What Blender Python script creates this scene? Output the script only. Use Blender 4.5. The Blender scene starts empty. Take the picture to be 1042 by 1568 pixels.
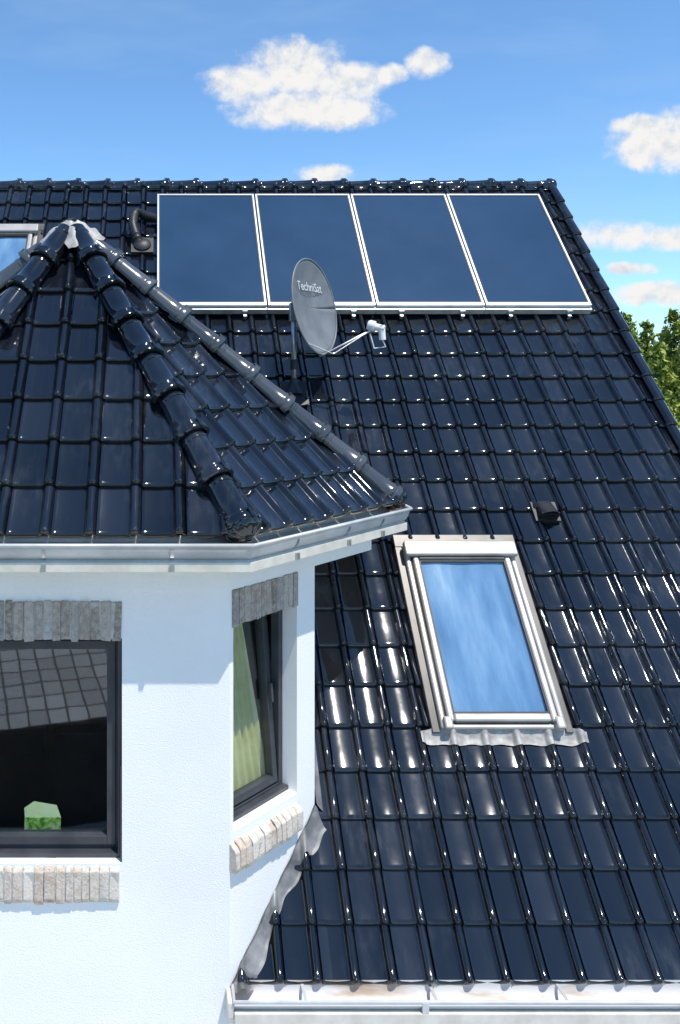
import bpy, bmesh, math, random
from mathutils import Vector, Matrix, noise as mnoise
random.seed(7)
R=random.random
def U(a,b): return random.uniform(a,b)
sc=bpy.context.scene
sc.view_settings.view_transform='Standard'
sc.view_settings.look='None'
sc.view_settings.exposure=0
COL=sc.collection

# ------------------------------------------------------------------ helpers
def V(*a): return Vector(a)
def empty(name,parent=None,loc=(0,0,0)):
    e=bpy.data.objects.new(name,None); COL.objects.link(e); e.location=loc
    e.empty_display_size=.3
    if parent: e.parent=parent
    return e
class Frame:
    def __init__(s,o,u,v,n): s.o=Vector(o); s.u=Vector(u).normalized(); s.v=Vector(v).normalized(); s.n=Vector(n).normalized()
    def p(s,u,v,n): return s.o+s.u*u+s.v*v+s.n*n
WORLD=Frame((0,0,0),(1,0,0),(0,1,0),(0,0,1))
class MB:
    def __init__(s): s.vs=[];s.fs=[];s.mi=[];s.r=[]
    def add(s,vs,fs,m=0,r=None):
        b=len(s.vs); s.vs+= [tuple(v) for v in vs]
        if r is None: r=.5
        s.r+=[r]*len(vs)
        for f in fs: s.fs.append(tuple(i+b for i in f)); s.mi.append(m)
    def box(s,F,u0,u1,v0,v1,n0,n1,m=0,r=None,jit=0):
        vs=[]
        for n in (n0,n1):
            for (u,v) in ((u0,v0),(u1,v0),(u1,v1),(u0,v1)):
                vs.append(F.p(u+U(-jit,jit),v+U(-jit,jit),n+U(-jit,jit)))
        fs=[(0,3,2,1),(4,5,6,7),(0,1,5,4),(1,2,6,5),(2,3,7,6),(3,0,4,7)]
        if F.u.cross(F.v).dot(F.n)<0: fs=[tuple(reversed(f)) for f in fs]
        s.add(vs,fs,m,r)
    def tube(s,pts,rad,seg=12,m=0,caps=True,r=None):
        pts=[Vector(p) for p in pts]
        if not isinstance(rad,(list,tuple)): rad=[rad]*len(pts)
        vs=[];fs=[]
        prev=None
        for i,p in enumerate(pts):
            if i==0: t=pts[1]-p
            elif i==len(pts)-1: t=p-pts[i-1]
            else: t=(pts[i+1]-p).normalized()+(p-pts[i-1]).normalized()
            t.normalize()
            if prev is None:
                a=t.orthogonal().normalized()
            else:
                a=(prev-t*prev.dot(t)).normalized()
            prev=a; b=t.cross(a)
            for k in range(seg):
                an=2*math.pi*k/seg
                vs.append(p+(a*math.cos(an)+b*math.sin(an))*rad[i])
        for i in range(len(pts)-1):
            for k in range(seg):
                k2=(k+1)%seg
                fs.append((i*seg+k,i*seg+k2,(i+1)*seg+k2,(i+1)*seg+k))
        if caps:
            fs.append(tuple(reversed(range(seg)))); fs.append(tuple((len(pts)-1)*seg+k for k in range(seg)))
        s.add(vs,fs,m,r)
    def grid(s,fn,nu,nv,m=0,r=None,flip=False):
        vs=[fn(i/nu,j/nv) for j in range(nv+1) for i in range(nu+1)]
        fs=[]
        for j in range(nv):
            for i in range(nu):
                a=j*(nu+1)+i
                f=(a,a+1,a+nu+2,a+nu+1)
                fs.append(tuple(reversed(f)) if flip else f)
        s.add(vs,fs,m,r)
    def build(s,name,mats,parent=None,smooth=False,bevel=0,clip=None,angle=None):
        me=bpy.data.meshes.new(name)
        me.from_pydata(s.vs,[],s.fs)
        for m in mats: me.materials.append(m)
        me.polygons.foreach_set('material_index',s.mi)
        at=me.attributes.new('rnd','FLOAT','POINT'); at.data.foreach_set('value',s.r)
        if clip:
            bm=bmesh.new(); bm.from_mesh(me)
            for co,no in clip:
                g=bm.verts[:]+bm.edges[:]+bm.faces[:]
                bmesh.ops.bisect_plane(bm,geom=g,dist=1e-5,plane_co=co,plane_no=no,clear_outer=True)
            bm.to_mesh(me); bm.free()
        if smooth:
            me.polygons.foreach_set('use_smooth',[True]*len(me.polygons))
        me.update()
        ob=bpy.data.objects.new(name,me); COL.objects.link(ob)
        if angle is not None:
            try:
                me.set_sharp_from_angle(angle=math.radians(angle))
            except Exception: pass
        if parent: ob.parent=parent
        if bevel:
            b=ob.modifiers.new('bev','BEVEL'); b.width=bevel; b.segments=2; b.limit_method='ANGLE'
        return ob

# ------------------------------------------------------------------ materials
def nmat(name):
    m=bpy.data.materials.new(name); m.use_nodes=True
    nt=m.node_tree; b=nt.nodes['Principled BSDF']; return m,nt,b
def N(nt,t,**k):
    n=nt.nodes.new(t)
    for a,v in k.items(): setattr(n,a,v)
    return n
def pos_noise(nt,scale,detail=4,rough=.55,stretch=(1,1,1)):
    g=N(nt,'ShaderNodeNewGeometry'); mp=N(nt,'ShaderNodeMapping'); mp.inputs['Scale'].default_value=stretch
    nt.links.new(g.outputs['Position'],mp.inputs['Vector'])
    n=N(nt,'ShaderNodeTexNoise'); n.inputs['Scale'].default_value=scale; n.inputs['Detail'].default_value=detail; n.inputs['Roughness'].default_value=rough
    nt.links.new(mp.outputs[0],n.inputs['Vector']); return n
def ramp(nt,src,stops):
    r=N(nt,'ShaderNodeValToRGB'); e=r.color_ramp.elements
    e[0].position=stops[0][0]; e[0].color=(*stops[0][1],1)
    e[1].position=stops[-1][0]; e[1].color=(*stops[-1][1],1)
    for p,c in stops[1:-1]:
        x=e.new(p); x.color=(*c,1)
    nt.links.new(src,r.inputs[0]); return r
def bump(nt,b,src,strength,dist):
    bp=N(nt,'ShaderNodeBump'); bp.inputs['Strength'].default_value=strength; bp.inputs['Distance'].default_value=dist
    nt.links.new(src,bp.inputs['Height']); nt.links.new(bp.outputs[0],b.inputs['Normal']); return bp
def simple(name,c1,c2,scale=8,rough=.5,rough2=None,metal=0,bmp=0,bdist=.002,spec=.5,detail=4,stretch=(1,1,1),lo=.35,hi=.65):
    m,nt,b=nmat(name)
    n=pos_noise(nt,scale,detail,stretch=stretch)
    r=ramp(nt,n.outputs['Fac'],[(lo,c1),(hi,c2)])
    nt.links.new(r.outputs[0],b.inputs['Base Color'])
    b.inputs['Metallic'].default_value=metal
    b.inputs['Specular IOR Level'].default_value=spec
    if rough2 is None: b.inputs['Roughness'].default_value=rough
    else:
        mr=N(nt,'ShaderNodeMapRange'); mr.inputs['From Min'].default_value=.3; mr.inputs['From Max'].default_value=.7
        mr.inputs['To Min'].default_value=rough; mr.inputs['To Max'].default_value=rough2
        n2=pos_noise(nt,scale*1.7,3); nt.links.new(n2.outputs['Fac'],mr.inputs['Value']); nt.links.new(mr.outputs[0],b.inputs['Roughness'])
    if bmp:
        n3=pos_noise(nt,scale*5,4); bump(nt,b,n3.outputs['Fac'],bmp,bdist)
    return m

def tile_mat(name,dust=.5,cols=((.003,.004,.007),(.005,.007,.012),(.011,.014,.022)),r0=.045,r1=.10,spec=.5,coat=.5):
    m,nt,b=nmat(name)
    at=N(nt,'ShaderNodeAttribute',attribute_name='rnd')
    base=ramp(nt,at.outputs['Fac'],[(0,cols[0]),(.5,cols[1]),(1,cols[2])])
    dn=pos_noise(nt,1.3,4,.6); dn2=pos_noise(nt,14,5,.6,(1.6,.5,.5))
    dr=ramp(nt,dn.outputs['Fac'],[(.48,(0,0,0)),(.7,(1,1,1))])
    dr2=ramp(nt,dn2.outputs['Fac'],[(.45,(.1,.1,.1)),(.68,(1,1,1))])
    mu=N(nt,'ShaderNodeMath',operation='MULTIPLY'); nt.links.new(dr.outputs[0],mu.inputs[0]); nt.links.new(dr2.outputs[0],mu.inputs[1])
    mu2=N(nt,'ShaderNodeMath',operation='MULTIPLY'); nt.links.new(mu.outputs[0],mu2.inputs[0]); mu2.inputs[1].default_value=dust
    mx=N(nt,'ShaderNodeMixRGB'); nt.links.new(mu2.outputs[0],mx.inputs[0]); nt.links.new(base.outputs[0],mx.inputs[1]); mx.inputs[2].default_value=(.065,.07,.075,1)
    nt.links.new(mx.outputs[0],b.inputs['Base Color'])
    rr=N(nt,'ShaderNodeMapRange'); nt.links.new(at.outputs['Fac'],rr.inputs['Value'])
    rr.inputs['To Min'].default_value=r0; rr.inputs['To Max'].default_value=r1
    nt.links.new(rr.outputs[0],b.inputs['Roughness'])
    b.inputs['Specular IOR Level'].default_value=spec
    b.inputs['Coat Weight'].default_value=coat; b.inputs['Coat Roughness'].default_value=.05
    n3=pos_noise(nt,7,2); bp=bump(nt,b,n3.outputs['Fac'],.12,.008); nt.links.new(bp.outputs[0],b.inputs['Coat Normal'])
    return m
M_tile=tile_mat('glazed_tile',.5)
M_cap=tile_mat('glazed_cap',.5)
M_capsheen=tile_mat('sheen_cap',.6,((.035,.04,.047),(.055,.06,.068),(.08,.086,.094)),.14,.24,.8,0)  # lighter cap copy: sky sheen of the side hips painted into the colour
M_stucco,nt,b=nmat('white_stucco')
n=pos_noise(nt,.9,6,.6); r=ramp(nt,n.outputs['Fac'],[(.3,(.82,.815,.80)),(.7,(.90,.895,.88))]); nt.links.new(r.outputs[0],b.inputs['Base Color'])
b.inputs['Roughness'].default_value=.9; n=pos_noise(nt,110,4); bump(nt,b,n.outputs['Fac'],.7,.005)
M_zinc=simple('zinc_gutter',(.46,.46,.46),(.62,.62,.61),4,.42,.55,metal=.15,bmp=.05)
M_cream=simple('cream_board',(.56,.52,.45),(.68,.64,.56),9,.5)
M_lead=simple('lead_flashing',(.10,.10,.105),(.24,.24,.24),7,.45,.6,metal=.15,bmp=.4,bdist=.004)
M_whitelead=simple('painted_lead',(.26,.245,.23),(.44,.42,.395),16,.45,.6,bmp=.4,bdist=.004)
M_gutrefl=simple('gutter_zinc_reflections',(.42,.33,.25),(.62,.61,.59),1.5,.5,stretch=(1,4,4),lo=.34,hi=.46)  # brown patches in the zinc colour imitate rusty reflections
M_alu=simple('aluminium_frame',(.62,.62,.62),(.76,.76,.76),5,.28,metal=.6)
M_taupe=simple('taupe_cladding',(.40,.37,.335),(.5,.465,.43),4,.3,.4,metal=.35)
M_taupeD=simple('taupe_dark',(.07,.065,.06),(.12,.11,.10),4,.4,metal=.2)
M_anth=simple('anthracite_frame',(.035,.038,.045),(.055,.058,.066),6,.35,bmp=.05)
M_black=simple('black_plastic',(.012,.012,.014),(.022,.022,.025),9,.5)
M_dish=simple('dish_grey',(.15,.16,.17),(.21,.22,.23),5,.42,.5)
M_galv=simple('galvanised_steel',(.38,.39,.4),(.55,.56,.57),14,.35,metal=.8)
M_white=simple('white_plastic',(.72,.72,.7),(.8,.8,.78),6,.35)
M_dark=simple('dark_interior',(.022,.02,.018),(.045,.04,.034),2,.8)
M_bright_txt=simple('lettering_paint',(.6,.6,.6),(.7,.7,.7),6,.5)
def cloth(name,c1,c2):
    m,nt_,b_=nmat(name); n=pos_noise(nt_,7,4); r=ramp(nt_,n.outputs['Fac'],[(.35,c1),(.65,c2)])
    nt_.links.new(r.outputs[0],b_.inputs['Base Color']); b_.inputs['Roughness'].default_value=.9
    t=N(nt_,'ShaderNodeBsdfTranslucent'); nt_.links.new(r.outputs[0],t.inputs[0])
    mx=N(nt_,'ShaderNodeMixShader'); mx.inputs[0].default_value=.2
    o=nt_.nodes['Material Output']; nt_.links.new(b_.outputs[0],mx.inputs[1]); nt_.links.new(t.outputs[0],mx.inputs[2]); nt_.links.new(mx.outputs[0],o.inputs[0]); return m
M_curtain=cloth('curtain_cloth',(.66,.63,.30),(.78,.75,.44))
M_sheer=cloth('white_curtain',(.74,.75,.76),(.82,.82,.82))

def brick_mat(name,cs,mortarish=.5,splash=(.62,.6,.57,1)):
    m,nt,b=nmat(name)
    at=N(nt,'ShaderNodeAttribute',attribute_name='rnd')
    r1=ramp(nt,at.outputs['Fac'],cs)
    n=pos_noise(nt,26,5,.65); r2=ramp(nt,n.outputs['Fac'],[(.42,(0,0,0)),(.62,(1,1,1))])
    mu=N(nt,'ShaderNodeMath',operation='MULTIPLY'); nt.links.new(r2.outputs[0],mu.inputs[0]); mu.inputs[1].default_value=mortarish
    mx=N(nt,'ShaderNodeMixRGB'); nt.links.new(mu.outputs[0],mx.inputs[0]); nt.links.new(r1.outputs[0],mx.inputs[1]); mx.inputs[2].default_value=splash
    n=pos_noise(nt,48,4,.7); r3=ramp(nt,n.outputs['Fac'],[(.30,(.45,.42,.4)),(.45,(1,1,1))])
    m2=N(nt,'ShaderNodeMixRGB',blend_type='MULTIPLY'); m2.inputs[0].default_value=.8; nt.links.new(mx.outputs[0],m2.inputs[1]); nt.links.new(r3.outputs[0],m2.inputs[2])
    nt.links.new(m2.outputs[0],b.inputs['Base Color']); b.inputs['Roughness'].default_value=.85
    n=pos_noise(nt,70,4); bump(nt,b,n.outputs['Fac'],.8,.008)
    return m
M_brick=brick_mat('lintel_brick',[(0,(.20,.155,.12)),(.35,(.34,.28,.23)),(.7,(.44,.39,.335)),(1,(.25,.22,.20))],.5,(.56,.52,.47,1))
M_sill=brick_mat('sill_brick',[(0,(.46,.35,.27)),(.3,(.58,.49,.40)),(.7,(.66,.59,.51)),(1,(.50,.42,.35))],.6,(.68,.64,.58,1))
M_mortar=simple('mortar',(.36,.34,.31),(.50,.48,.45),30,.9,bmp=.4)

def glass_mat(name,refl,tint=(.9,.93,.95)):
    m=bpy.data.materials.new(name); m.use_nodes=True; nt=m.node_tree
    for x in list(nt.nodes): nt.nodes.remove(x)
    o=N(nt,'ShaderNodeOutputMaterial'); t=N(nt,'ShaderNodeBsdfTransparent'); t.inputs[0].default_value=(*tint,1)
    g=N(nt,'ShaderNodeBsdfGlossy'); g.inputs['Roughness'].default_value=.02; g.inputs[0].default_value=(.95,.97,1,1)
    lw=N(nt,'ShaderNodeLayerWeight'); lw.inputs[0].default_value=.5
    pw=N(nt,'ShaderNodeMath',operation='POWER'); nt.links.new(lw.outputs['Facing'],pw.inputs[0]); pw.inputs[1].default_value=4.5
    ma=N(nt,'ShaderNodeMath',operation='ADD',use_clamp=True); ma.inputs[1].default_value=refl; nt.links.new(pw.outputs[0],ma.inputs[0])
    mx=N(nt,'ShaderNodeMixShader'); nt.links.new(ma.outputs[0],mx.inputs[0]); nt.links.new(t.outputs[0],mx.inputs[1]); nt.links.new(g.outputs[0],mx.inputs[2])
    n=pos_noise(nt,2.5,2); bp=N(nt,'ShaderNodeBump'); bp.inputs['Strength'].default_value=.05; bp.inputs['Distance'].default_value=.01
    nt.links.new(n.outputs['Fac'],bp.inputs['Height']); nt.links.new(bp.outputs[0],g.inputs['Normal'])
    nt.links.new(mx.outputs[0],o.inputs[0]); return m
M_glass=glass_mat('window_glass',.10,(.82,.87,.87))
M_glass3=glass_mat('side_window_glass',.04,(.92,.95,.95))
M_glass2=glass_mat('roof_window_glass',.05)

M_coll,nt,b=nmat('collector_glass')
n=pos_noise(nt,1.1,4); r=ramp(nt,n.outputs['Fac'],[(.3,(.017,.045,.092)),(.7,(.026,.060,.118))]); nt.links.new(r.outputs[0],b.inputs['Base Color'])
b.inputs['Roughness'].default_value=.10; b.inputs['Specular IOR Level'].default_value=.45

# ------------------------------------------------------------------ sun + world
S=Vector((.22,-.31,.925)).normalized()
ld=bpy.data.lights.new('sun','SUN'); ld.energy=5; ld.angle=math.radians(.53); ld.color=(1,.95,.87)
lo=bpy.data.objects.new('sun',ld); COL.objects.link(lo); lo.rotation_euler=S.to_track_quat('Z','Y').to_euler(); lo.location=S*60
w=bpy.data.worlds.new('World'); sc.world=w; w.use_nodes=True; nt=w.node_tree
try:
    w.cycles.sampling_method='MANUAL'; w.cycles.sample_map_resolution=256
except Exception: pass
bg=nt.nodes['Background']; WS=.135; bg.inputs[1].default_value=WS
sky=N(nt,'ShaderNodeTexSky'); sky.sky_type='NISHITA'; sky.sun_disc=False
sky.sun_elevation=math.asin(S.z); sky.sun_rotation=math.atan2(S.x,S.y); sky.altitude=100; sky.air_density=1.0; sky.dust_density=.2; sky.ozone_density=1.1
def M(op,a,b=None,c=None,clamp=False):
    n=N(nt,'ShaderNodeMath',operation=op,use_clamp=clamp)
    for i,x in enumerate((a,b,c)):
        if x is None: continue
        if isinstance(x,(int,float)): n.inputs[i].default_value=x
        else: nt.links.new(x,n.inputs[i])
    return n.outputs[0]
tc=N(nt,'ShaderNodeTexCoord'); sx=N(nt,'ShaderNodeSeparateXYZ'); nt.links.new(tc.outputs['Generated'],sx.inputs[0])
yy=M('MAXIMUM',sx.outputs[1],.08); px=M('DIVIDE',sx.outputs[0],yy); pz=M('DIVIDE',sx.outputs[2],yy)
cb=N(nt,'ShaderNodeCombineXYZ'); nt.links.new(px,cb.inputs[0]); nt.links.new(pz,cb.inputs[1])
def wn(scale,detail,rough,off=(0,0,0),st=(1,1,1)):
    mp=N(nt,'ShaderNodeMapping'); mp.inputs['Location'].default_value=off; mp.inputs['Scale'].default_value=st
    nt.links.new(cb.outputs[0],mp.inputs[0]); n=N(nt,'ShaderNodeTexNoise'); n.inputs['Scale'].default_value=scale; n.inputs['Detail'].default_value=detail; n.inputs['Roughness'].default_value=rough
    nt.links.new(mp.outputs[0],n.inputs['Vector']); return n
n1=wn(30,7,.60); n2=wn(14,2,.5,off=(.0,-.008,0)); n2b=wn(30,5,.6,off=(-.002,.012,0))
blobs=[(372,128,54,24),(452,104,70,36),(525,122,58,30),(468,168,100,26),(598,114,22,14),(655,97,26,19),
 (1010,224,66,30),(985,192,44,15),(1075,200,60,40),(945,358,58,20),(1025,364,38,17),(965,412,34,9),(1010,450,70,16),(497,266,38,14)]
f=None
for cx,cy,a,bb in blobs:
    X0=(cx-243)/1250; Z0=(577-cy)/1250; a/=1250; bb/=1250
    dx=M('MULTIPLY',M('SUBTRACT',px,X0),1/a); dz=M('MULTIPLY',M('SUBTRACT',pz,Z0),1/bb)
    v=M('SUBTRACT',1,M('ADD',M('MULTIPLY',dx,dx),M('MULTIPLY',dz,dz)))
    f=v if f is None else M('SMOOTH_MAX',f,v,.3)
f=M('MAXIMUM',f,-2.5)
fn=M('ADD',f,M('ADD',M('MULTIPLY',M('SUBTRACT',n1.outputs['Fac'],.5),4.0),M('MULTIPLY',M('SUBTRACT',n2.outputs['Fac'],.5),1.6)))
mr=N(nt,'ShaderNodeMapRange',interpolation_type='SMOOTHSTEP'); nt.links.new(fn,mr.inputs['Value']); mr.inputs['From Min'].default_value=-1.1; mr.inputs['From Max'].default_value=.8
mask=M('MULTIPLY',M('POWER',mr.outputs[0],1.2),M('GREATER_THAN',sx.outputs[1],.1))
shade=M('ADD',.70,M('MULTIPLY',M('SUBTRACT',n1.outputs['Fac'],n2b.outputs['Fac']),1.7),clamp=True)
cr=N(nt,'ShaderNodeValToRGB'); nt.links.new(shade,cr.inputs[0])
cr.color_ramp.elements[0].position=.1; cr.color_ramp.elements[0].color=(.60,.68,.80,1)
cr.color_ramp.elements[1].position=.78; cr.color_ramp.elements[1].color=(.97,.96,.945,1)
cs=N(nt,'ShaderNodeVectorMath',operation='SCALE'); nt.links.new(cr.outputs[0],cs.inputs[0]); cs.inputs['Scale'].default_value=.95/WS
n4=wn(3.0,4,.6,off=(7,2,0),st=(.7,2.6,1)); ci=N(nt,'ShaderNodeMapRange'); nt.links.new(n4.outputs['Fac'],ci.inputs['Value']); ci.inputs['From Min'].default_value=.48; ci.inputs['From Max'].default_value=.78; ci.inputs['To Max'].default_value=.28
sk=N(nt,'ShaderNodeMixRGB',blend_type='MULTIPLY'); sk.inputs[0].default_value=1; nt.links.new(sky.outputs[0],sk.inputs[1]); sk.inputs[2].default_value=(.92,1.27,1.52,1)
c1=N(nt,'ShaderNodeMixRGB'); nt.links.new(ci.outputs[0],c1.inputs[0]); nt.links.new(sk.outputs[0],c1.inputs[1]); c1.inputs[2].default_value=(.5/WS,.7/WS,.9/WS,1)
c2=N(nt,'ShaderNodeMixRGB'); nt.links.new(mask,c2.inputs[0]); nt.links.new(c1.outputs[0],c2.inputs[1]); nt.links.new(cs.outputs[0],c2.inputs[2])
nt.links.new(c2.outputs[0],bg.inputs[0])

# ------------------------------------------------------------------ camera
cd=bpy.data.cameras.new('camera'); cam=bpy.data.objects.new('camera',cd); COL.objects.link(cam)
cd.sensor_fit='HORIZONTAL'; cd.sensor_width=36; cd.lens=36*1250/1042
cd.shift_x=278/1042; cd.shift_y=-207/1042; cd.clip_end=3000; cd.clip_start=.05
cam.location=(0,0,0); cam.rotation_euler=(math.radians(90),0,0); sc.camera=cam

house=empty('white_house')
GZ=-7.0
# ------------------------------------------------------------------ roof tiles
PROF=[(0,.010),(.03,.003),(.08,0),(.35,-.003),(.62,0),(.705,.003),(.735,.016),(.765,.029),(.80,.037),(.845,.040),(.89,.037),(.925,.029),(.955,.017),(.985,.004)]
def prof_h(fr):
    fr=fr%1
    for (a,b),(c,d) in zip(PROF,PROF[1:]):
        if a<=fr<=c: return b+(d-b)*(fr-a)/(c-a)
    return .004
TT=.028
def tiles(mb,F,u0,u1,nrows,tw,tl,ribu,t=TT,v0=0,row0=0,filt=None):
    k0=math.floor((u0-ribu)/tw)-1; k1=math.ceil((u1-ribu)/tw)+1
    np_=len(PROF)
    ST=((0.0,-.002,1),(0.0,t*.42,1),(.0020,t*.68,1),(.0065,t*.90,1.02),(.013,t,1.12),(.022,t*1.03,1.16),(.033,t*.98,1.08),(.046,t*.89,1),(tl*.5,t*.5,1),(tl+.03,-.004,1))
    for j in range(row0,nrows):
        for k in range(k0,k1+1):
            ub=ribu+k*tw-.845*tw
            if ub>u1-.02 or ub+tw<u0+.02: continue
            dz=U(-.0015,.0015); ta=U(-.0035,.0035); du=U(-.002,.002); dv=U(-.003,.003); tb=U(-.0025,.0025)
            vs=[]
            for (v,a,hs) in ST:
                for fr,h in PROF:
                    x=ub+fr*tw+du
                    vs.append(F.p(x,v0+j*tl+v+dv+ta*(fr-.5)*.5,h*hs+a+(dz if a>0 else 0)+ta*(fr-.5)+tb*v/tl))
            fs=[]
            for r_ in range(len(ST)-1):
                for c in range(np_-1):
                    a=r_*np_+c; fs.append((a,a+1,a+np_+1,a+np_))
            mb.add(vs,fs,0,R())
TH=math.atan(1.204)
FM=Frame((0,5.131,1.204*5.131-10),(1,0,0),(0,math.cos(TH),math.sin(TH)),(0,-math.sin(TH),math.cos(TH)))
TW=.2372; TL=.309; RIB=1.471
vtop=(10.32-5.131)/math.cos(TH)
NR=17+10
topclip=(FM.p(0,vtop,0),FM.v)
def dv(d): return (d-5.131)/math.cos(TH)
roof=empty('roof',house)
mb=MB(); tiles(mb,FM,1.09,4.97,NR,TW,TL,RIB)
mb.build('main_roof_tiles_right',[M_tile],roof,True,clip=[topclip,(V(1.097,0,0),V(-1,0,0)),(V(4.965,0,0),V(1,0,0))],angle=60)
mb=MB(); tiles(mb,FM,.4,1.097,3,TW,TL,RIB)
mb.build('main_roof_tiles_corner',[M_tile],roof,True,clip=[(V(1.097,0,0),V(1,0,0)),(V(.443,5.083,0),V(-1,1,0))],angle=60)
mb=MB(); tiles(mb,FM,-6.5,1.097,NR,TW,TL,RIB,row0=11)
mb.build('main_roof_tiles_upper',[M_tile],roof,True,clip=[topclip,(V(1.097,0,0),V(1,0,0))],angle=60)
mb=MB(); tiles(mb,FM,-6.5,-2.6,11,TW,TL,RIB)
mb.build('main_roof_tiles_left',[M_tile],roof,True,angle=60)
mb=MB()
mb.box(FM,1.10,4.9,0,vtop,-.12,-.03)
mb.box(FM,-6.5,1.10,dv(7.45),vtop,-.12,-.03)
FB=Frame((0,10.32,2.425),(-1,0,0),(0,math.cos(TH),-math.sin(TH)),(0,math.sin(TH),math.cos(TH)))
mb.box(FB,-4.95,6.5,0,8.1,-.12,0)
mb.build('roof_deck',[M_cap],roof)
mb=MB()
for j in range(NR):
    v=j*TL
    if v>vtop-.1: break
    vs=[];prof=[(4.90,.030),(4.915,.048),(4.94,.060),(4.975,.058),(4.995,.040),(5.0,.01),(5.0,-.10)]
    for vv,a,s in ((v,-.004,1),(v,.014,1),(v+.01,.026,1),(v+.03,.024,1),(v+TL+.03,-.002,.98)):
        for x,h in prof: vs.append(FM.p(x,vv,h+a))
    n_=len(prof); fs=[]
    for r_ in range(4):
        for c in range(n_-1):
            a=r_*n_+c; fs.append((a,a+1,a+n_+1,a+n_))
    mb.add(vs,fs,0,R())
mb.build('verge_tiles',[M_tile],roof,True,angle=50)

def caps(name,P0,P1,n,r,parent,mat=None,ang=112,up=V(0,0,1),clips=True):
    mat=mat or M_cap
    P0=Vector(P0);P1=Vector(P1); ax=(P1-P0); L=ax.length/n; ax.normalize()
    upv=(up-ax*up.dot(ax)).normalized(); side=ax.cross(upv)
    mb=MB(); seg=20
    for i in range(n):
        o=P0+ax*L*i+upv*U(-.004,.004)+side*U(-.005,.005)
        tw=U(-.02,.02)
        st=[(0,1.02),(0.0,1.20),(.006,1.27),(.018,1.29),(.034,1.28),(.046,1.24),(.052,1.13),(.060,1.12),(.068,1.16),(.078,1.15),(.086,1.08),(L*.5,.99),(L-.05,.91),(L-.045,.96),(L-.032,.96),(L-.026,.89),(L+.03,.87)]
        vs=[]
        for t,s in st:
            for k in range(seg+1):
                an=math.radians(-ang+2*ang*k/seg)
                rr=r*s
                vs.append(o+ax*(t+tw*math.sin(an)*.3)+upv*(math.cos(an)*rr)+side*(math.sin(an)*rr))
        fs=[]
        for a in range(len(st)-1):
            for k in range(seg):
                q=a*(seg+1)+k; fs.append((q,q+1,q+seg+2,q+seg+1))
        mb.add(vs,fs,0,R())
        if clips:
            c=o+ax*.035+upv*(r*1.27)
            F=Frame(c,side,ax,upv); mb.box(F,-.012,.012,-.03,.03,-.004,.008,0)
    return mb.build(name,[mat],parent,True,angle=38)
ridge_z=1.204*10.32-10
caps('ridge_caps',(4.99,10.34,ridge_z-.015),(4.99-.373*31,10.34,ridge_z-.015),31,.078,roof)
mb=MB()
def hemi(mb,c,ax,r,depth,ribs=0,m=0,full=False):
    ax=Vector(ax).normalized(); a=ax.orthogonal().normalized(); b=ax.cross(a)
    def fn(i,j):
        th=i*2*math.pi; ph=j*math.pi/2
        rr=r*math.cos(ph)*(1+ (.12*abs(math.sin(ribs*th/2)) if ribs else 0))
        return Vector(c)+ (a*math.cos(th)+b*math.sin(th))*rr+ax*math.sin(ph)*depth
    mb.grid(fn,60,10,m)
hemi(mb,(4.99,10.34,ridge_z-.015),(1,0,0),.095,.04)
mb.build('ridge_end_cap',[M_cap],roof,True)

# ---- bay (turret) roof
CX=-.69
def mir(p): return V(2*CX-p[0],p[1],p[2])
E0=V(.537,4.856,-.955); E1=V(1.847,6.166,-.955); E2=V(1.847,8.6,-.955)
A=V(CX,6.5,1.08); A2=V(CX,9.3,1.08)
E0L,E1L,E2L=mir(E0),mir(E1),mir(E2)
def vplane(P,Q,inside):
    d=(Q-P); n_=V(d.y,-d.x,0).normalized()
    if (inside-P).dot(n_)>0: n_=-n_
    return (P.copy(),n_)
bay=empty('bay_roof',house)
def facet(name,P,Q,T,tw,tl,ribu,clips):
    u=(Q-P).normalized(); n_=u.cross(T-P).normalized()
    if n_.z<0: n_=-n_
    v=n_.cross(u)
    if v.z<0: v=-v
    F=Frame(P,u,v,n_); h=(T-P).dot(v)
    mb=MB(); tiles(mb,F,-.1,(Q-P).length+.1,int(h/tl)+1,tw,tl,ribu)
    mb.build(name,[M_tile],bay,True,clip=clips,angle=60)
    return F,h
h1=vplane(E0,A,E0L); h1b=(h1[0],-h1[1])
h1L=vplane(E0L,A,E0); h1Lb=(h1L[0],-h1L[1])
h2=vplane(E1,A,E0); h2b=(h2[0],-h2[1])
h2L=vplane(E1L,A,E0L); h2Lb=(h2L[0],-h2L[1])
mainkeep=(FM.p(0,0,-.03),-FM.n)
facet('bay_front_tiles',E0L,E0,A,.268,.34,-.142-E0L.x,[h1,h1L])
facet('bay_right_tiles',E0,E1,A,.225,.335,.16,[h1b,h2])
facet('bay_left_tiles',E1L,E0L,A,.225,.335,.16,[h1Lb,h2L])
ridgeR=(V(CX,0,0),V(-1,0,0)); ridgeL=(V(CX,0,0),V(1,0,0))
facet('bay_side_tiles',E1,E2,A,.25,.335,.1,[h2b,ridgeR,mainkeep])
facet('bay_side_tiles_left',E2L,E1L,A,.25,.335,.1,[h2Lb,ridgeL,mainkeep])
dn=.035
Hc=E0+V(-.03,.03,dn+.01); Ht=A+V(0.05,-.05,.05)
caps('hip_caps_front',Hc,Ht,8,.097,bay)
caps('hip_caps_front_left',mir(Hc),mir(Ht),8,.097,bay)
caps('hip_caps_side',E1+V(-.06,0.0,dn+.0),A+V(.09,-.02,.04),9,.080,bay,M_capsheen)
caps('hip_caps_side_left',mir(E1+V(-.06,0.0,dn+.0)),mir(A+V(.09,-.02,.04)),9,.080,bay,M_capsheen)
caps('bay_ridge_caps',A2+V(0,0,.03),A+V(0,.1,.03),8,.08,bay)
mb=MB()
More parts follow.
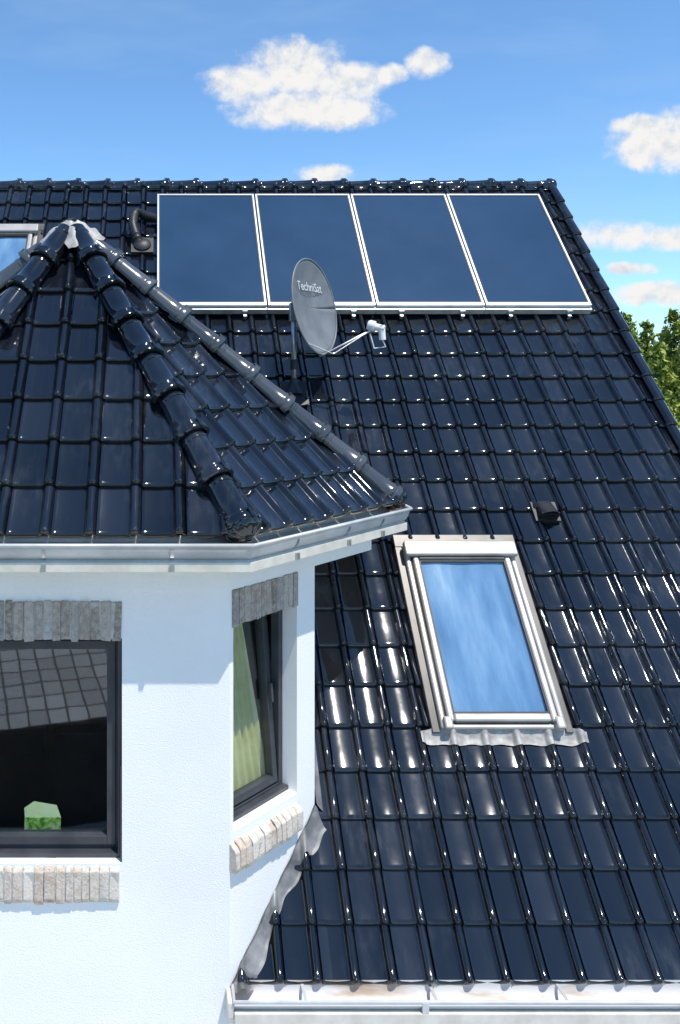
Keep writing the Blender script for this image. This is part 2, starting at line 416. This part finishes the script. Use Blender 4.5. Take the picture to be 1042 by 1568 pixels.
for P,ax in ((Hc,(E0-A)),(E1+V(-.06,0,dn),(E1-A)),(mir(Hc),(E0L-A)),(mir(E1+V(-.06,0,dn)),(E1L-A))):
    rr=.112 if abs(P.y-4.88)<.05 else .09
    hemi(mb,P,ax,rr,.075,ribs=14)
    hemi(mb,P+Vector(ax).normalized()*.07,ax,.028,.02)
mb.build('hip_end_caps',[M_cap],bay,True)
def apexfn(i,j):
    th=i*2*math.pi; rr=.03+.155*j
    st=1+.22*math.cos(th*5+.5)
    x=math.cos(th)*rr*st*1.2; y=math.sin(th)*rr*st
    z=.165-.14*j**1.35+.035*mnoise.noise(V(x*18,y*18,2))
    z-= max(0,-y)*.5
    return A+V(x,y-.03,z)
mb=MB(); mb.grid(apexfn,64,14); mb.grid(lambda i,j: A+V(math.cos(i*6.2832)*.045*j,math.sin(i*6.2832)*.045*j-.03,.178-.01*j),20,3)
mb.build('apex_lead_cover',[M_whitelead],bay,True)

# ------------------------------------------------------------------ sweep along bay polyline
W0=V(.443,5.083,0); W1=V(1.62,6.26,0); W2=V(1.62,7.7,0)
PATH=[mir(W2),mir(W1),mir(W0),W0,W1,W2]
def sweep(mb,path,profile,m=0,closed=False):
    n_=len(path); offs=[]
    for i in range(n_):
        ds=[]
        if i>0: ds.append((path[i]-path[i-1]).normalized())
        if i<n_-1: ds.append((path[i+1]-path[i]).normalized())
        ns=[V(d.y,-d.x,0) for d in ds]
        if len(ns)==2:
            mnv=(ns[0]+ns[1]).normalized(); mnv=mnv/mnv.dot(ns[0])
        else: mnv=ns[0]
        offs.append(mnv)
    pr=profile+([profile[0]] if closed else [])
    for i in range(n_-1):
        vs=[]
        for q in (i,i+1):
            for o,z in pr: 
                p=path[q]+offs[q]*o; vs.append(V(p.x,p.y,z))
        k=len(pr); fs=[(c,c+k,c+k+1,c+1) for c in range(k-1)]
        mb.add(vs,fs,m,.5)
def gutter_profile(oc,r,z,depth=1.25):
    p=[(oc-r,z+.03)]
    for k in range(0,13):
        a=math.pi+math.pi*k/12
        p.append((oc+r*math.cos(a),z+r*depth*math.sin(a)))
    for k in range(0,9):
        a=math.pi-2*math.pi*k/9*0.9
        p.append((oc+r+.010+.010*math.cos(a),z+.002+.010*math.sin(a)))
    return p
gut=empty('gutters',house)
mb=MB(); sweep(mb,PATH,gutter_profile(.195,.078,-.995,1.35))
ob=mb.build('bay_gutter',[M_zinc],gut,True,angle=60)
so=ob.modifiers.new('s','SOLIDIFY'); so.thickness=.002
mb=MB(); sweep(mb,PATH,[(.10,-.99),(.235,-1.09),(.255,-1.10),(.255,-1.155),(.0,-1.16),(-.1,-1.16)])
mb.build('eave_board',[M_cream],gut)
mb=MB()
def bracket(P,d):
    d=d.normalized(); nrm=V(d.y,-d.x,0)
    F=Frame(P,d,nrm,V(0,0,1))
    pts=[F.p(0,.195+.082*math.cos(math.pi+math.pi*k/12),-.995+.108*math.sin(math.pi+math.pi*k/12)) for k in range(2,12)]
    for a_,b_ in zip(pts,pts[1:]):
        mb.add([a_-d*.011,a_+d*.011,b_+d*.011,b_-d*.011],[(0,1,2,3)])
    mb.box(F,-.014,.014,.256,.272,-1.15,-1.11)
for x in (-1.48,-.68,.08): bracket(V(x-.0,5.083,0),V(1,0,0))
for s in (.35,.95,1.4): bracket(W0+V(1,1,0)*(s/1.414),V(1,1,0))
mb.build('gutter_brackets',[M_galv],gut)
mb=MB(); sweep(mb,[V(.46,5.13,0),V(5.05,5.13,0)],gutter_profile(.088,.078,-3.815,1.0))
ob=mb.build('main_gutter',[M_gutrefl],gut,True,angle=60)
mb=MB()
FG=Frame((0,5.13,-3.815),(1,0,0),(0,-1,0),(0,0,1))
mb.box(FG,.42,.46,.0,.17,-.09,.008)
mb.box(FG,.46,5.05,.148,.188,-.115,-.045)
mb.box(FG,.46,5.05,-.25,.02,-.13,-.05)
mb.box(FG,.46,5.05,-.24,.19,-.19,-.117)
mb.build('main_fascia',[M_cream],gut,bevel=.006)
mb=MB(); mb.tube([V(.46,5.135-.002,-3.80),V(.46,4.955,-3.80),V(5.05,4.955,-3.80)],.013,10)
for x in (.9,1.7,2.5,3.3,4.1): mb.box(FG,x-.009,x+.009,-.0,.175,.002,.007)
for x in (1.62,3.9): mb.box(FG,x-.02,x+.02,.165,.187,-.05,.018)
mb.build('main_gutter_bead',[M_zinc],gut,True,angle=40)

# ------------------------------------------------------------------ walls
walls=empty('walls',house)
def wall(mb,F,s0,s1,z0,z1,hole=None,th=.26,m=0):
    if not hole: mb.box(F,s0,s1,z0,z1,-th,0,m); return
    a,b_,c,d=hole
    mb.box(F,s0,a,z0,z1,-th,0,m); mb.box(F,b_,s1,z0,z1,-th,0,m)
    mb.box(F,a,b_,z0,c,-th,0,m); mb.box(F,a,b_,d,z1,-th,0,m)
FF=Frame((0,5.083,0),(1,0,0),(0,0,1),(0,-1,0))
FR=Frame((.443,5.083,0),(1,1,0),(0,0,1),(1,-1,0))
FL=Frame((2*CX-1.097,5.737,0),(1,-1,0),(0,0,1),(-1,-1,0))
FSr=Frame((1.097,5.737,0),(0,1,0),(0,0,1),(1,0,0))
FSl=Frame((2*CX-1.097,5.737,0),(0,1,0),(0,0,1),(-1,0,0))
HF=(-1.16,-.228,-3.03,-1.63); HR=(.035,.714,-2.85,-1.555)
RL=.925
mb=MB()
wall(mb,FF,2*CX-.443,.443,GZ,-1.17,HF)
wall(mb,FR,0.0,RL,GZ,-1.17,HR,th=.2)
wall(mb,FL,0,RL,GZ,-1.17,th=.2)
wall(mb,FSr,0,1.7,GZ,-1.17,th=.2)
wall(mb,FSl,0,1.7,GZ,-1.17,th=.2)
mb.build('bay_walls',[M_stucco],walls)
mb=MB(); sweep(mb,PATH,[(-.02,-1.10),(.012,-1.10),(.012,-1.325),(-.62,-1.33)]); 
mb.build('wall_head_band',[M_stucco],walls)
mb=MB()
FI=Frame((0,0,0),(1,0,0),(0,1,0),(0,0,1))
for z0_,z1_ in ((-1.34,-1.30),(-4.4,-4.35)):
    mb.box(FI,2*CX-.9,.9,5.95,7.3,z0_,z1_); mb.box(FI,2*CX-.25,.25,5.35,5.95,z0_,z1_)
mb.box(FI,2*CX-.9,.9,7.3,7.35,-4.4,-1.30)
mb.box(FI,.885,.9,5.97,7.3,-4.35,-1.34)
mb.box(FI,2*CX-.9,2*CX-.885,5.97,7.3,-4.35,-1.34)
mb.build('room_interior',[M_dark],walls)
mb=MB(); mb.box(FI,-1.25,-.14,5.27,5.47,-3.07,-3.035); mb.build('inner_window_board',[M_anth],walls)
mb=MB()
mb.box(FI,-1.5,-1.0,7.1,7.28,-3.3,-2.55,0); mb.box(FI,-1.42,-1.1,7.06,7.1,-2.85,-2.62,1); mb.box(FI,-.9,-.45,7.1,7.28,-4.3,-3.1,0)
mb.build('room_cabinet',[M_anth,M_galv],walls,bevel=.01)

FMW=Frame((0,5.36,0),(1,0,0),(0,0,1),(0,-1,0))
mb=MB(); wall(mb,FMW,.5,4.78,GZ,-3.93,(1.87,2.75,-5.6,-4.42))
mb.box(FMW,-6.4,-1.9,GZ,-3.93,-.25,0)
for X0,sg in ((4.8,1),(-6.4,-1)):
    pts=[V(X0,5.36,GZ),V(X0,15.28,GZ),V(X0,15.28,-3.7),V(X0,10.32,2.25),V(X0,5.36,-3.7)]
    pts2=[p-V(.25*sg,0,0) for p in pts]
    fs=[(0,1,2,3,4),(9,8,7,6,5)]+[(i,i+5,(i+1)%5+5,(i+1)%5) for i in range(5)]
    mb.add(pts+pts2,fs)
mb.box(Frame((0,15.28,0),(1,0,0),(0,0,1),(0,1,0)),-6.4,4.8,GZ,-3.75,-.25,0)
mb.build('main_walls',[M_stucco],walls)

# ------------------------------------------------------------------ bricks
def bricks(name,F,s0,s1,z0,z1,n0,n1,wb,mat,slope=0,jit=.004):
    mb=MB(); 
    mb.box(F,s0+.004,s1-.004,z0+.006,z1-.006-slope*.5,n0,n1-.006,1)
    cnt=max(1,round((s1-s0)/wb)); ws=[U(.80,1.2) for _ in range(cnt)]; tot=sum(ws); s=s0
    for i in range(cnt):
        w_=ws[i]/tot*(s1-s0)
        a=s+.003; b_=s+w_-.003; s+=w_
        zz0=z0+U(-.008,.008); zz1=z1+U(-.003,.003); nn=n1+U(-.004,.005); r=R()
        if slope==0:
            mb.box(F,a,b_,zz0,zz1,n0,nn,0,r,jit)
        else:
            pr=[(n0,zz0),(n0,zz1+slope),(n0*.35+nn*.65,zz1+slope*.3),(nn-.018,zz1-.004),(nn-.004,zz1-.02),(nn,zz0+.03),(nn-.008,zz0)]
            vs=[]
            for s_ in (a,b_):
                for n_,z in pr: vs.append(F.p(s_+U(-jit,jit)*.6,z+U(-jit,jit),n_+U(-jit,jit)))
            k=len(pr)
            fs=[(c,(c+1)%k,(c+1)%k+k,c+k) for c in range(k)]+[tuple(range(k-1,-1,-1)),tuple(range(k,2*k))]
            mb.add(vs,fs,0,r)
    ob=mb.build(name,[mat,M_mortar],walls)
    bv=ob.modifiers.new('b','BEVEL'); bv.width=.005; bv.segments=2
    return ob
bricks('lintel_front',FF,-1.20,-.228,-1.64,-1.395,-.11,.012,.060,M_brick)
bricks('lintel_right',FR,.02,.714,-1.56,-1.335,-.11,.012,.060,M_brick)
bricks('sill_front',FF,-1.20,-.24,-3.265,-3.05,-.12,.03,.060,M_sill,slope=.03)
bricks('sill_right',FR,-.005,.72,-3.085,-2.93,-.12,.055,.060,M_sill,slope=.085)
bricks('lintel_main',FMW,1.80,2.80,-4.42,-4.15,-.11,.012,.060,M_brick)

# ------------------------------------------------------------------ windows
win=empty('windows',house)
def frame_rect(mb,F,s0,s1,z0,z1,w_,n0,n1,m=0,wb=None):
    wb=wb or w_
    mb.box(F,s0,s0+w_,z0,z1,n0,n1,m); mb.box(F,s1-w_,s1,z0,z1,n0,n1,m)
    mb.box(F,s0+w_,s1-w_,z0,z0+wb,n0,n1,m); mb.box(F,s0+w_,s1-w_,z1-w_,z1,n0,n1,m)
mb=MB()
a,b_,c,d=HF
frame_rect(mb,FF,a,b_,c,d,.052,-.19,-.11,wb=.075)
frame_rect(mb,FF,a+.045,b_-.045,c+.06,d-.045,.055,-.175,-.095)
mb.box(FF,a,b_,c+.0,c+.03,-.11,-.055)
mb.box(FF,b_-.028,b_-.004,c+.03,d,-.095,-.045)
mb.box(FF,a+.004,a+.028,c+.03,d,-.095,-.045)
mb.box(FF,b_-.012,b_+.0,c-.04,c+.6,-.04,-.01)
mb.build('front_window_frame',[M_anth],win,bevel=.004)
mb=MB(); mb.box(FF,a+.09,b_-.09,c+.11,d-.09,-.150,-.144); mb.build('front_window_glass',[M_glass],win)
a,b_,c,d=HR
mb=MB()
frame_rect(mb,FR,a,b_,c,d,.045,-.19,-.12)
mb.box(FR,a,b_,c,c+.03,-.12,-.07)
tilt=math.radians(5)
vt=V(0,0,1)*math.cos(tilt)+(-FR.n)*math.sin(tilt); nt_=FR.n*math.cos(tilt)+V(0,0,1)*math.sin(tilt)
FT=Frame(FR.p(0,c+.055,-.16),FR.u,vt,nt_)
frame_rect(mb,FT,a+.06,b_-.055,0,d-c-.11,.05,-.03,.04)
mb.box(FT,b_-.10,b_-.08,.55,.68,.04,.075)
mb.build('side_window_frame',[M_anth],win,bevel=.004)
mb=MB(); mb.box(FT,a+.11,b_-.11,.05,d-c-.16,0,.006); mb.build('side_window_glass',[M_glass3],win)
mb=MB()
def curt(i,j):
    z=c+.02+(d-c-.04)*j
    s0=.26; wd=.42-.17*j
    return FR.p(s0+wd*i,z,-.215-.125*j+.014*math.sin(i*34+j*2.0)*(1-.3*j))
mb.grid(curt,110,10,0)
def curt2(i,j):
    return FR.p(.735+.09*i-.02*j,c+.02+(d-c-.04)*j,-.235-.12*j+.010*math.sin(i*20))
mb.grid(curt2,24,4,1)
mb.build('curtains',[M_curtain,M_sheer],win,True)
mb=MB(); frame_rect(mb,FMW,1.87,2.75,-5.6,-4.42,.07,-.19,-.11); mb.build('lower_window_frame',[M_anth],win,bevel=.004)
mb=MB(); mb.box(FMW,1.94,2.68,-5.53,-4.49,-.16,-.15); mb.build('lower_window_glass',[M_glass],win)

M_card,nt2,b2=nmat('card_print')
n=pos_noise(nt2,30,4); r=ramp(nt2,n.outputs['Fac'],[(.38,(.10,.30,.03)),(.5,(.45,.75,.10)),(.62,(.8,.88,.5))]); nt2.links.new(r.outputs[0],b2.inputs['Base Color']); b2.inputs['Roughness'].default_value=.4
M_card2=simple('card_cover',(.75,.88,.4),(.85,.9,.6),6,.5)
FC=Frame((-.87,5.29,-3.033),(1,0,0),(0,.1,1),(0,-1,.1))
mb=MB(); mb.box(FC,0,.235,0,.17,0,.012,0)
vs=[FC.p(0,.17,0),FC.p(.235,.17,0),FC.p(.20,.225,-.05),FC.p(.05,.245,-.06),FC.p(-.01,.215,-.03)]
mb.add(vs,[(0,1,2,3,4)],1)
mb.box(FC,0,.235,.02,.03,.0125,.014,1)
mb.build('greeting_card',[M_card,M_card2])

# ------------------------------------------------------------------ flashing at bay wall foot
fl=empty('flashings',house)
mb=MB()
def flash(i,j):
    s=.93*i; w_=(.075+.022*math.sin(i*7+1)+.008*math.sin(i*31))*j
    P=FR.p(s,0,w_+.004)
    z=1.204*P.y-10
    tu=(P.x-RIB)/TW+.845
    vv=dv(P.y)/TL; surf=prof_h(tu)+TT*(1-(vv-math.floor(vv)))
    k=min(1,j*1.3)
    h=surf*(.35+.65*k)+.035*(1-k)+.010+.006*mnoise.noise(V(s*14,w_*20,0))
    return V(P.x,P.y,max(z,-3.86)+h*1.5)
mb.grid(flash,120,14)
def upst(i,j):
    s=.925*i; P=FR.p(s,0,.005+.003*math.sin(i*30))
    return V(P.x,P.y,max(1.204*P.y-10,-3.9)+.02+.075*j)
mb.grid(upst,60,3)
mb.build('wall_flashing',[M_lead],fl,True)
mb=MB()
def upst2(i,j):
    y=5.73+1.7*i; return V(1.103+.05*(1-j)**2+.003,y,1.204*y-10+.05+.08*j)
mb.grid(upst2,40,4); mb.build('side_flashing',[M_lead],fl,True)

# ------------------------------------------------------------------ skylights
M_blind,nt3,b3=nmat('roof_window_blind')
n=pos_noise(nt3,2.3,5,.55,(1.9,.45,.45)); r=ramp(nt3,n.outputs['Fac'],[(.34,(.07,.18,.34)),(.50,(.16,.31,.49)),(.60,(.25,.40,.56)),(.72,(.46,.57,.67))]); nt3.links.new(r.outputs[0],b3.inputs['Base Color']); b3.inputs['Roughness'].default_value=.7
def skylight(X0,X1,d1,d0,name):
    root=empty(name,house)
    v0=dv(d1); v1=dv(d0); F=FM
    mb=MB()
    mb.box(F,X0,X0+.045,v0,v1,-.02,.095,0); mb.box(F,X1-.045,X1,v0,v1,-.02,.095,0)
    mb.box(F,X0+.045,X1-.045,v1-.10,v1,-.02,.09,0)
    mb.box(F,X0+.045,X1-.045,v0,v0+.04,-.02,.08,0)
    mb.box(F,X0+.056,X0+.106,v0+.045,v1-.12,.03,.118,0); mb.box(F,X1-.106,X1-.056,v0+.045,v1-.12,.03,.118,0)
    mb.box(F,X0+.106,X1-.106,v0+.045,v0+.105,.03,.115,0)
    mb.box(F,X0-.008,X1+.008,v1-.12,v1+.01,.095,.155,0)
    mb.box(F,X0+.1,X1-.1,v1-.15,v1-.12,.06,.125,1)
    for x in (X0+.02,X1-.085): mb.box(F,x,x+.065,v0-.012,v0+.08,.06,.130,0)
    mb.build('frame',[M_taupe,M_taupeD],root,bevel=.014)
    mb=MB()
    mb.box(F,X0-.06,X0-.0,v0-.02,v1+.05,-.0,.055,0); mb.box(F,X1+.0,X1+.055,v0-.02,v1+.05,-.0,.055,0)
    mb.box(F,X0-.06,X1+.055,v1+.0,v1+.12,.0,.06,0)
    mb.box(F,X0+.045,X0+.056,v0+.04,v1-.12,.05,.085,0); mb.box(F,X1-.056,X1-.045,v0+.04,v1-.12,.05,.085,0)
    mb.build('side_flashing',[M_taupeD],root,bevel=.008)
    mb=MB(); frame_rect(mb,F,X0+.106,X1-.106,v0+.105,v1-.15,.010,.09,.108); mb.build('gasket',[M_black],root)
    mb=MB(); mb.box(F,X0+.106,X1-.106,v0+.105,v1-.12,.096,.100); mb.build('glass',[M_glass2],root)
    mb=MB()
    gw=X1-X0-.212; gl=v1-v0-.225
    mb.grid(lambda i,j:F.p(X0+.106+gw*i,v0+.105+gl*j,.080+.003*math.sin(i*11+math.sin(j*4)*1.5)+.004*mnoise.noise(V(i*4,j*3,1))),60,60)
    mb.build('blind',[M_blind],root,True)
    mb=MB()
    def ap(i,j):
        u=X0-.15+(X1-X0+.31)*i
        e=min(1,min(i,1-i)/.10)          # narrow tails at both ends
        v=v0+.02-.03*(1-e)-((.075+.045*e)+.006*math.sin(i*37))*j
        vv=v/TL; surf=prof_h((u-RIB)/TW+.845)+TT*(1-(vv-math.floor(vv)))
        base=surf*(.6+.4*min(1,j*1.6))+.02*(1-min(1,j*1.6)) 
        return F.p(u,v,base+.012+.02*(1-j)**2*e+.003*mnoise.noise(V(u*25,v*25,0)))
    mb.grid(ap,220,14); mb.build('apron_flashing',[M_whitelead],root,True)
skylight(2.092,3.025,6.10,7.06,'roof_window')
skylight(-2.38,-1.42,8.75,9.72,'roof_window_upper')

# roof vent
mb=MB()
F=Frame(FM.p(3.44,dv(7.26),.03),FM.u,FM.v,FM.n)
mb.box(F,-.11,.11,-.05,.14,-.02,.018)
def vent(i,j):
    th=math.pi*i; hh=.13*(1-j*.75)
    return F.p(-math.cos(th)*.085*(1-.15*j),.16*j-.03,.015+hh*max(0,math.sin(th))**.6)
mb.grid(vent,20,6)
mb.box(F,-.075,.075,-.02,-.012,.01,.10,0)
for k in range(4): mb.box(F,-.072,.072,-.034,-.02,.02+k*.024,.028+k*.024,0)
mb.build('roof_vent',[M_black],house,True,angle=40)
mb=MB()
pts=[];rad=[]
P=[FM.p(-.20,dv(9.55),.0),FM.p(-.25,dv(9.60),.10),FM.p(-.30,dv(9.72),.15),FM.p(-.27,dv(9.86),.14),FM.p(-.15,dv(9.86),.10),FM.p(-.0,dv(9.84),.07)]
for i in range(len(P)-1):
    for k in range(8):
        t=k/8
        p0=P[max(0,i-1)];p1=P[i];p2=P[i+1];p3=P[min(len(P)-1,i+2)]
        q=.5*((2*p1)+(p2-p0)*t+(2*p0-5*p1+4*p2-p3)*t*t+(3*p1-p0-3*p2+p3)*t**3)
        pts.append(q); rad.append(.048 if (k%2) else .058)
mb.tube(pts,rad,14)
F=Frame(FM.p(-.19,dv(9.55),.03),FM.u,FM.v,FM.n)
mb.box(F,-.13,.13,-.12,.13,0,.03); mb.tube([F.p(0,0,0),F.p(0,0,.05),F.p(0,0,.08)],[.11,.10,.06],20)
mb.build('pipe_outlet',[M_black],house,True,angle=40)

# ------------------------------------------------------------------ solar collectors
bx=[-.016,1.163,1.180,2.332,2.348,3.505,3.522,4.655]
v0=dv(8.87); v1=dv(10.09)
for i in range(4):
    X0,X1=bx[2*i],bx[2*i+1]
    root=empty('solar_panel')
    mb=MB(); F=FM
    fw=.022
    mb.box(F,X0,X0+fw,v0,v1,.055,.145); mb.box(F,X1-fw,X1,v0,v1,.055,.145)
    mb.box(F,X0+fw,X1-fw,v0,v0+.045,.055,.144); mb.box(F,X0+fw,X1-fw,v1-.022,v1,.055,.144)
    mb.box(F,X0-.006,X1+.006,v0-.035,v0-.003,.04,.11)
    mb.build('frame',[M_alu],root,bevel=.003)
    mb=MB(); frame_rect(mb,F,X0+fw,X1-fw,v0+.045,v1-.022,.009,.06,.139); mb.build('seal',[M_black],root)
    mb=MB(); mb.box(F,X0+fw+.009,X1-fw-.009,v0+.054,v1-.031,.06,.134); mb.build('absorber_glass',[M_coll],root)
    mb=MB()
    for x in (X0+.25,X1-.25):
        mb.box(F,x,x+.035,v0-.09,v0+.1,.045,.065); mb.box(F,x,x+.035,v0-.09,v0-.08,.02,.065); mb.box(F,x-.01,x+.045,v0-.045,v0-.03,.04,.10)
    mb.build('bracket',[M_galv],root)
    mb=MB(); mb.box(F,X0,X1,v0+.02,v1-.02,.042,.055); mb.build('backing',[M_black],root)

# ------------------------------------------------------------------ satellite dish
dish=empty('satellite_dish')
nd=V(.77,-.62,.16).normalized(); up=(V(0,0,1)-nd*nd.z).normalized(); sd=up.cross(nd)
DC=V(1.53,7.98,.69)
def dp(r,ph): return DC+sd*(math.cos(ph)*r*.43)+up*(math.sin(ph)*r*.475)+nd*(.07*(r*r-1))
mb=MB(); mb.grid(lambda i,j:dp(j,i*2*math.pi),64,14)
ob=mb.build('reflector',[M_dish],dish,True); so=ob.modifiers.new('s','SOLIDIFY'); so.thickness=.006; so.offset=0
mb=MB(); mb.tube([dp(1.0,i*2*math.pi/64) for i in range(65)],.009,8,caps=False); mb.build('rim',[M_dish],dish,True)
mb=MB()
PX=1.352; base=V(PX,8.15,1.204*8.15-10)
mb.tube([base+V(0,0,-.05),V(PX,8.15,.86)],.027,16); 
mb.build('mast',[M_galv],dish,True)
mb=MB()
mb.tube([base+V(0,-.02,.0),base+V(0,0,.06),base+V(0,0,.12),base+V(0,0,.17)],[.10,.075,.042,.036],20)
FBs=Frame(base,FM.u,FM.v,FM.n); mb.box(FBs,-.13,.13,-.16,.14,.035,.055); mb.tube([base+V(0,0,.26),base+V(0,0,.36)],.036,16)
mb.build('mast_base',[M_black],dish,True,angle=40)
mb=MB()
Fk=Frame(DC-nd*.10,sd,up,nd); mb.box(Fk,-.07,.07,-.10,.10,-.05,.03)
mb.tube([V(PX,8.15,.62),DC-nd*.12],.03,10); mb.box(Frame(V(PX,8.15,.64),(1,0,0),(0,1,0),(0,0,1)),-.045,.045,-.045,.045,-.08,.1)
mb.build('mount',[M_galv],dish,bevel=.005)
bot=dp(1.0,-math.pi/2)
L=V(2.07,7.72,.47)
mb=MB(); mb.tube([DC-nd*.12-up*.2,bot-up*.02-nd*.02,L+V(-.06,0,-.03)],.013,10)
mb.tube([dp(.98,-2.2),bot+V(.1,-.05,-.0),L+V(-.08,0,-.04)],.006,6)
mb.build('feed_arm',[M_galv],dish,True)
mb=MB(); ldv=(DC+V(0,0,-.05)-L).normalized()
mb.tube([L-ldv*.07,L-ldv*.02,L+ldv*.02,L+ldv*.025,L+ldv*.075,L+ldv*.09],[.032,.034,.034,.052,.052,.044],16)
mb.tube([L-ldv*.04+V(0,0,.03),L-ldv*.04+V(0.01,0,-.11)],.032,12)
mb.tube([L-ldv*.04+V(0.01,0,-.11),L-ldv*.06+V(.02,0,-.17),L-ldv*.0+V(-.03,0,-.2),L+V(-.07,0,-.06)],.007,8)
mb.build('receiver_head',[M_white],dish,True,angle=45)
tcv=bpy.data.curves.new('lettering','FONT'); tcv.body='TechniSat'; tcv.size=.125; tcv.align_x='CENTER'; tcv.extrude=.001
to=bpy.data.objects.new('lettering',tcv); COL.objects.link(to); tcv.materials.append(M_bright_txt)
to.matrix_world=Matrix.Translation(DC+up*.16-nd*.030)@Matrix(((sd.x,up.x,nd.x,0),(sd.y,up.y,nd.y,0),(sd.z,up.z,nd.z,0),(0,0,0,1)))
to.parent=dish

# ------------------------------------------------------------------ ground
M_grass=simple('lawn',(.03,.06,.012),(.06,.10,.02),1.5,.9,bmp=.4,bdist=.03)
me=MB(); me.box(WORLD,-900,900,-900,900,GZ-.2,GZ); me.build('ground',[M_grass])
M_fillpave,ntp,bp_=nmat('fill_bounce_paving')
g_=N(ntp,'ShaderNodeNewGeometry'); bt=N(ntp,'ShaderNodeTexBrick'); bt.inputs['Scale'].default_value=2.5; bt.inputs['Color1'].default_value=(.58,.56,.52,1); bt.inputs['Color2'].default_value=(.66,.63,.59,1); bt.inputs['Mortar'].default_value=(.3,.29,.27,1); bt.inputs['Mortar Size'].default_value=.012
ntp.links.new(g_.outputs['Position'],bt.inputs['Vector']); ntp.links.new(bt.outputs[0],bp_.inputs['Base Color']); bp_.inputs['Roughness'].default_value=.85
me=MB(); me.box(WORLD,-14,14,-9,5.35,GZ-.1,GZ+.02); me.build('fill_bounce_slab',[M_fillpave])  # unseen pale paving, added to bounce fill light onto the shaded walls

# ------------------------------------------------------------------ neighbouring garage (behind the camera; mirrored in the window)
nb=empty('neighbouring_garage')
M_ntile,ntn,bn=nmat('grey_concrete_tile')
g_=N(ntn,'ShaderNodeTexCoord'); bt=N(ntn,'ShaderNodeTexBrick'); bt.inputs['Scale'].default_value=1; bt.inputs['Brick Width'].default_value=.3; bt.inputs['Row Height'].default_value=.33; bt.inputs['Mortar Size'].default_value=.018
bt.offset=0; bt.inputs['Color1'].default_value=(.30,.30,.31,1); bt.inputs['Color2'].default_value=(.44,.44,.44,1); bt.inputs['Mortar'].default_value=(.04,.04,.04,1)
ntn.links.new(g_.outputs['Object'],bt.inputs['Vector']); ntn.links.new(bt.outputs[0],bn.inputs['Base Color']); bn.inputs['Roughness'].default_value=.6
mb=MB(); F=WORLD
mb.box(F,-4,4,0,3.2,-.06,0)
rf=mb.build('roof_near',[M_ntile],nb)
rf.matrix_local=Matrix.Translation((-2.2,-1.6,-5.2))@Matrix.Rotation(math.radians(180-16),4,'Z')@Matrix.Rotation(math.radians(16),4,'X')
mb=MB(); mb.box(F,-3.8,3.8,.35,3.1,-1.9,-.15)
wl=mb.build('walls',[M_dark],nb); wl.matrix_local=Matrix.Translation((-2.2,-1.6,-5.2))@Matrix.Rotation(math.radians(180-16),4,'Z')

# ------------------------------------------------------------------ trees
M_leaf,ntl,bl=nmat('foliage')
at=N(ntl,'ShaderNodeAttribute',attribute_name='rnd')
r=ramp(ntl,at.outputs['Fac'],[(0,(.02,.04,.010)),(.45,(.11,.165,.02)),(.8,(.24,.29,.03)),(1,(.32,.35,.05))]); ntl.links.new(r.outputs[0],bl.inputs['Base Color']); bl.inputs['Roughness'].default_value=.6
M_bark=simple('bark',(.06,.045,.03),(.12,.09,.06),12,.9,bmp=.5)
def conifer(name,x,y,h,w_,nbr,light):
    root=empty(name)
    mb=MB(); mb.tube([V(x,y,GZ),V(x+.05,y,GZ+h*.5),V(x,y,GZ+h*.97)],[h*.022,h*.013,.02],8)
    lf=MB()
    for i in range(nbr):
        t=(i+R())/nbr; t=t**.85
        z=GZ+h*(.06+.93*t); L=w_*(1-t)**.75*U(.65,1.15)+.10
        th=U(0,6.283)
        dr=V(math.cos(th),math.sin(th),U(.05,.45)-.15*(1-t)).normalized()
        b0=V(x,y,z)
        if i%3==0: mb.tube([b0,b0+dr*L*.8],[.03,.008],4)
        m_=int(12+L*20); bl_=U(-.2,.2)
        for k in range(m_):
            q=(k+R())/m_
            if q<.15: continue
            P=b0+dr*L*q+V(U(-1,1),U(-1,1),U(-.9,.7))*(.07+.12*L*(1-q*.5)) + V(0,0,.12*q*q*L)
            a=V(U(-1,1),U(-1,1),U(-1,1)).normalized(); s=U(.05,.11)
            b2=(a.cross(V(U(-1,1),U(-1,1),U(-1,1)))).normalized()
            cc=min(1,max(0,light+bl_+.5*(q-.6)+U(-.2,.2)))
            lf.add([P-a*s,P+b2*s*.5,P+a*s*1.2+V(0,0,s*.4),P-b2*s*.5],[(0,1,2,3)],0,cc)
    mb.build('trunk',[M_bark],root); lf.build('crown',[M_leaf],root)
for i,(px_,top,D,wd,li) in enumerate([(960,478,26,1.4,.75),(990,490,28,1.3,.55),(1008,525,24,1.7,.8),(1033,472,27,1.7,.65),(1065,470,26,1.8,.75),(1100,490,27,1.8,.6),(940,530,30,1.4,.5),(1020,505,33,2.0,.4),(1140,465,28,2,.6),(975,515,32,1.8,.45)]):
    conifer('conifer_tree',(px_-243)/1250*D,D,-GZ+(577-top)/1250*D,wd,200,li)
mb=MB()
for i in range(9000):
    a_=U(0,2*math.pi); D=U(95,125); x=D*math.cos(a_); y=D*math.sin(a_)
    hh=5.5+2.2*mnoise.noise(V(x*.05,y*.05,0))+1.2*mnoise.noise(V(x*.2,y*.2,3))
    z=GZ+max(.3,hh*R()**.6); s=U(.5,1.3)
    a=V(U(-1,1),U(-1,1),U(-1,1)).normalized(); b2=a.orthogonal().normalized()
    mb.add([V(x,y,z)-a*s,V(x,y,z)+b2*s,V(x,y,z)+a*s,V(x,y,z)-b2*s],[(0,1,2,3)],0,U(.05,.6))
mb.build('distant_trees',[M_leaf])
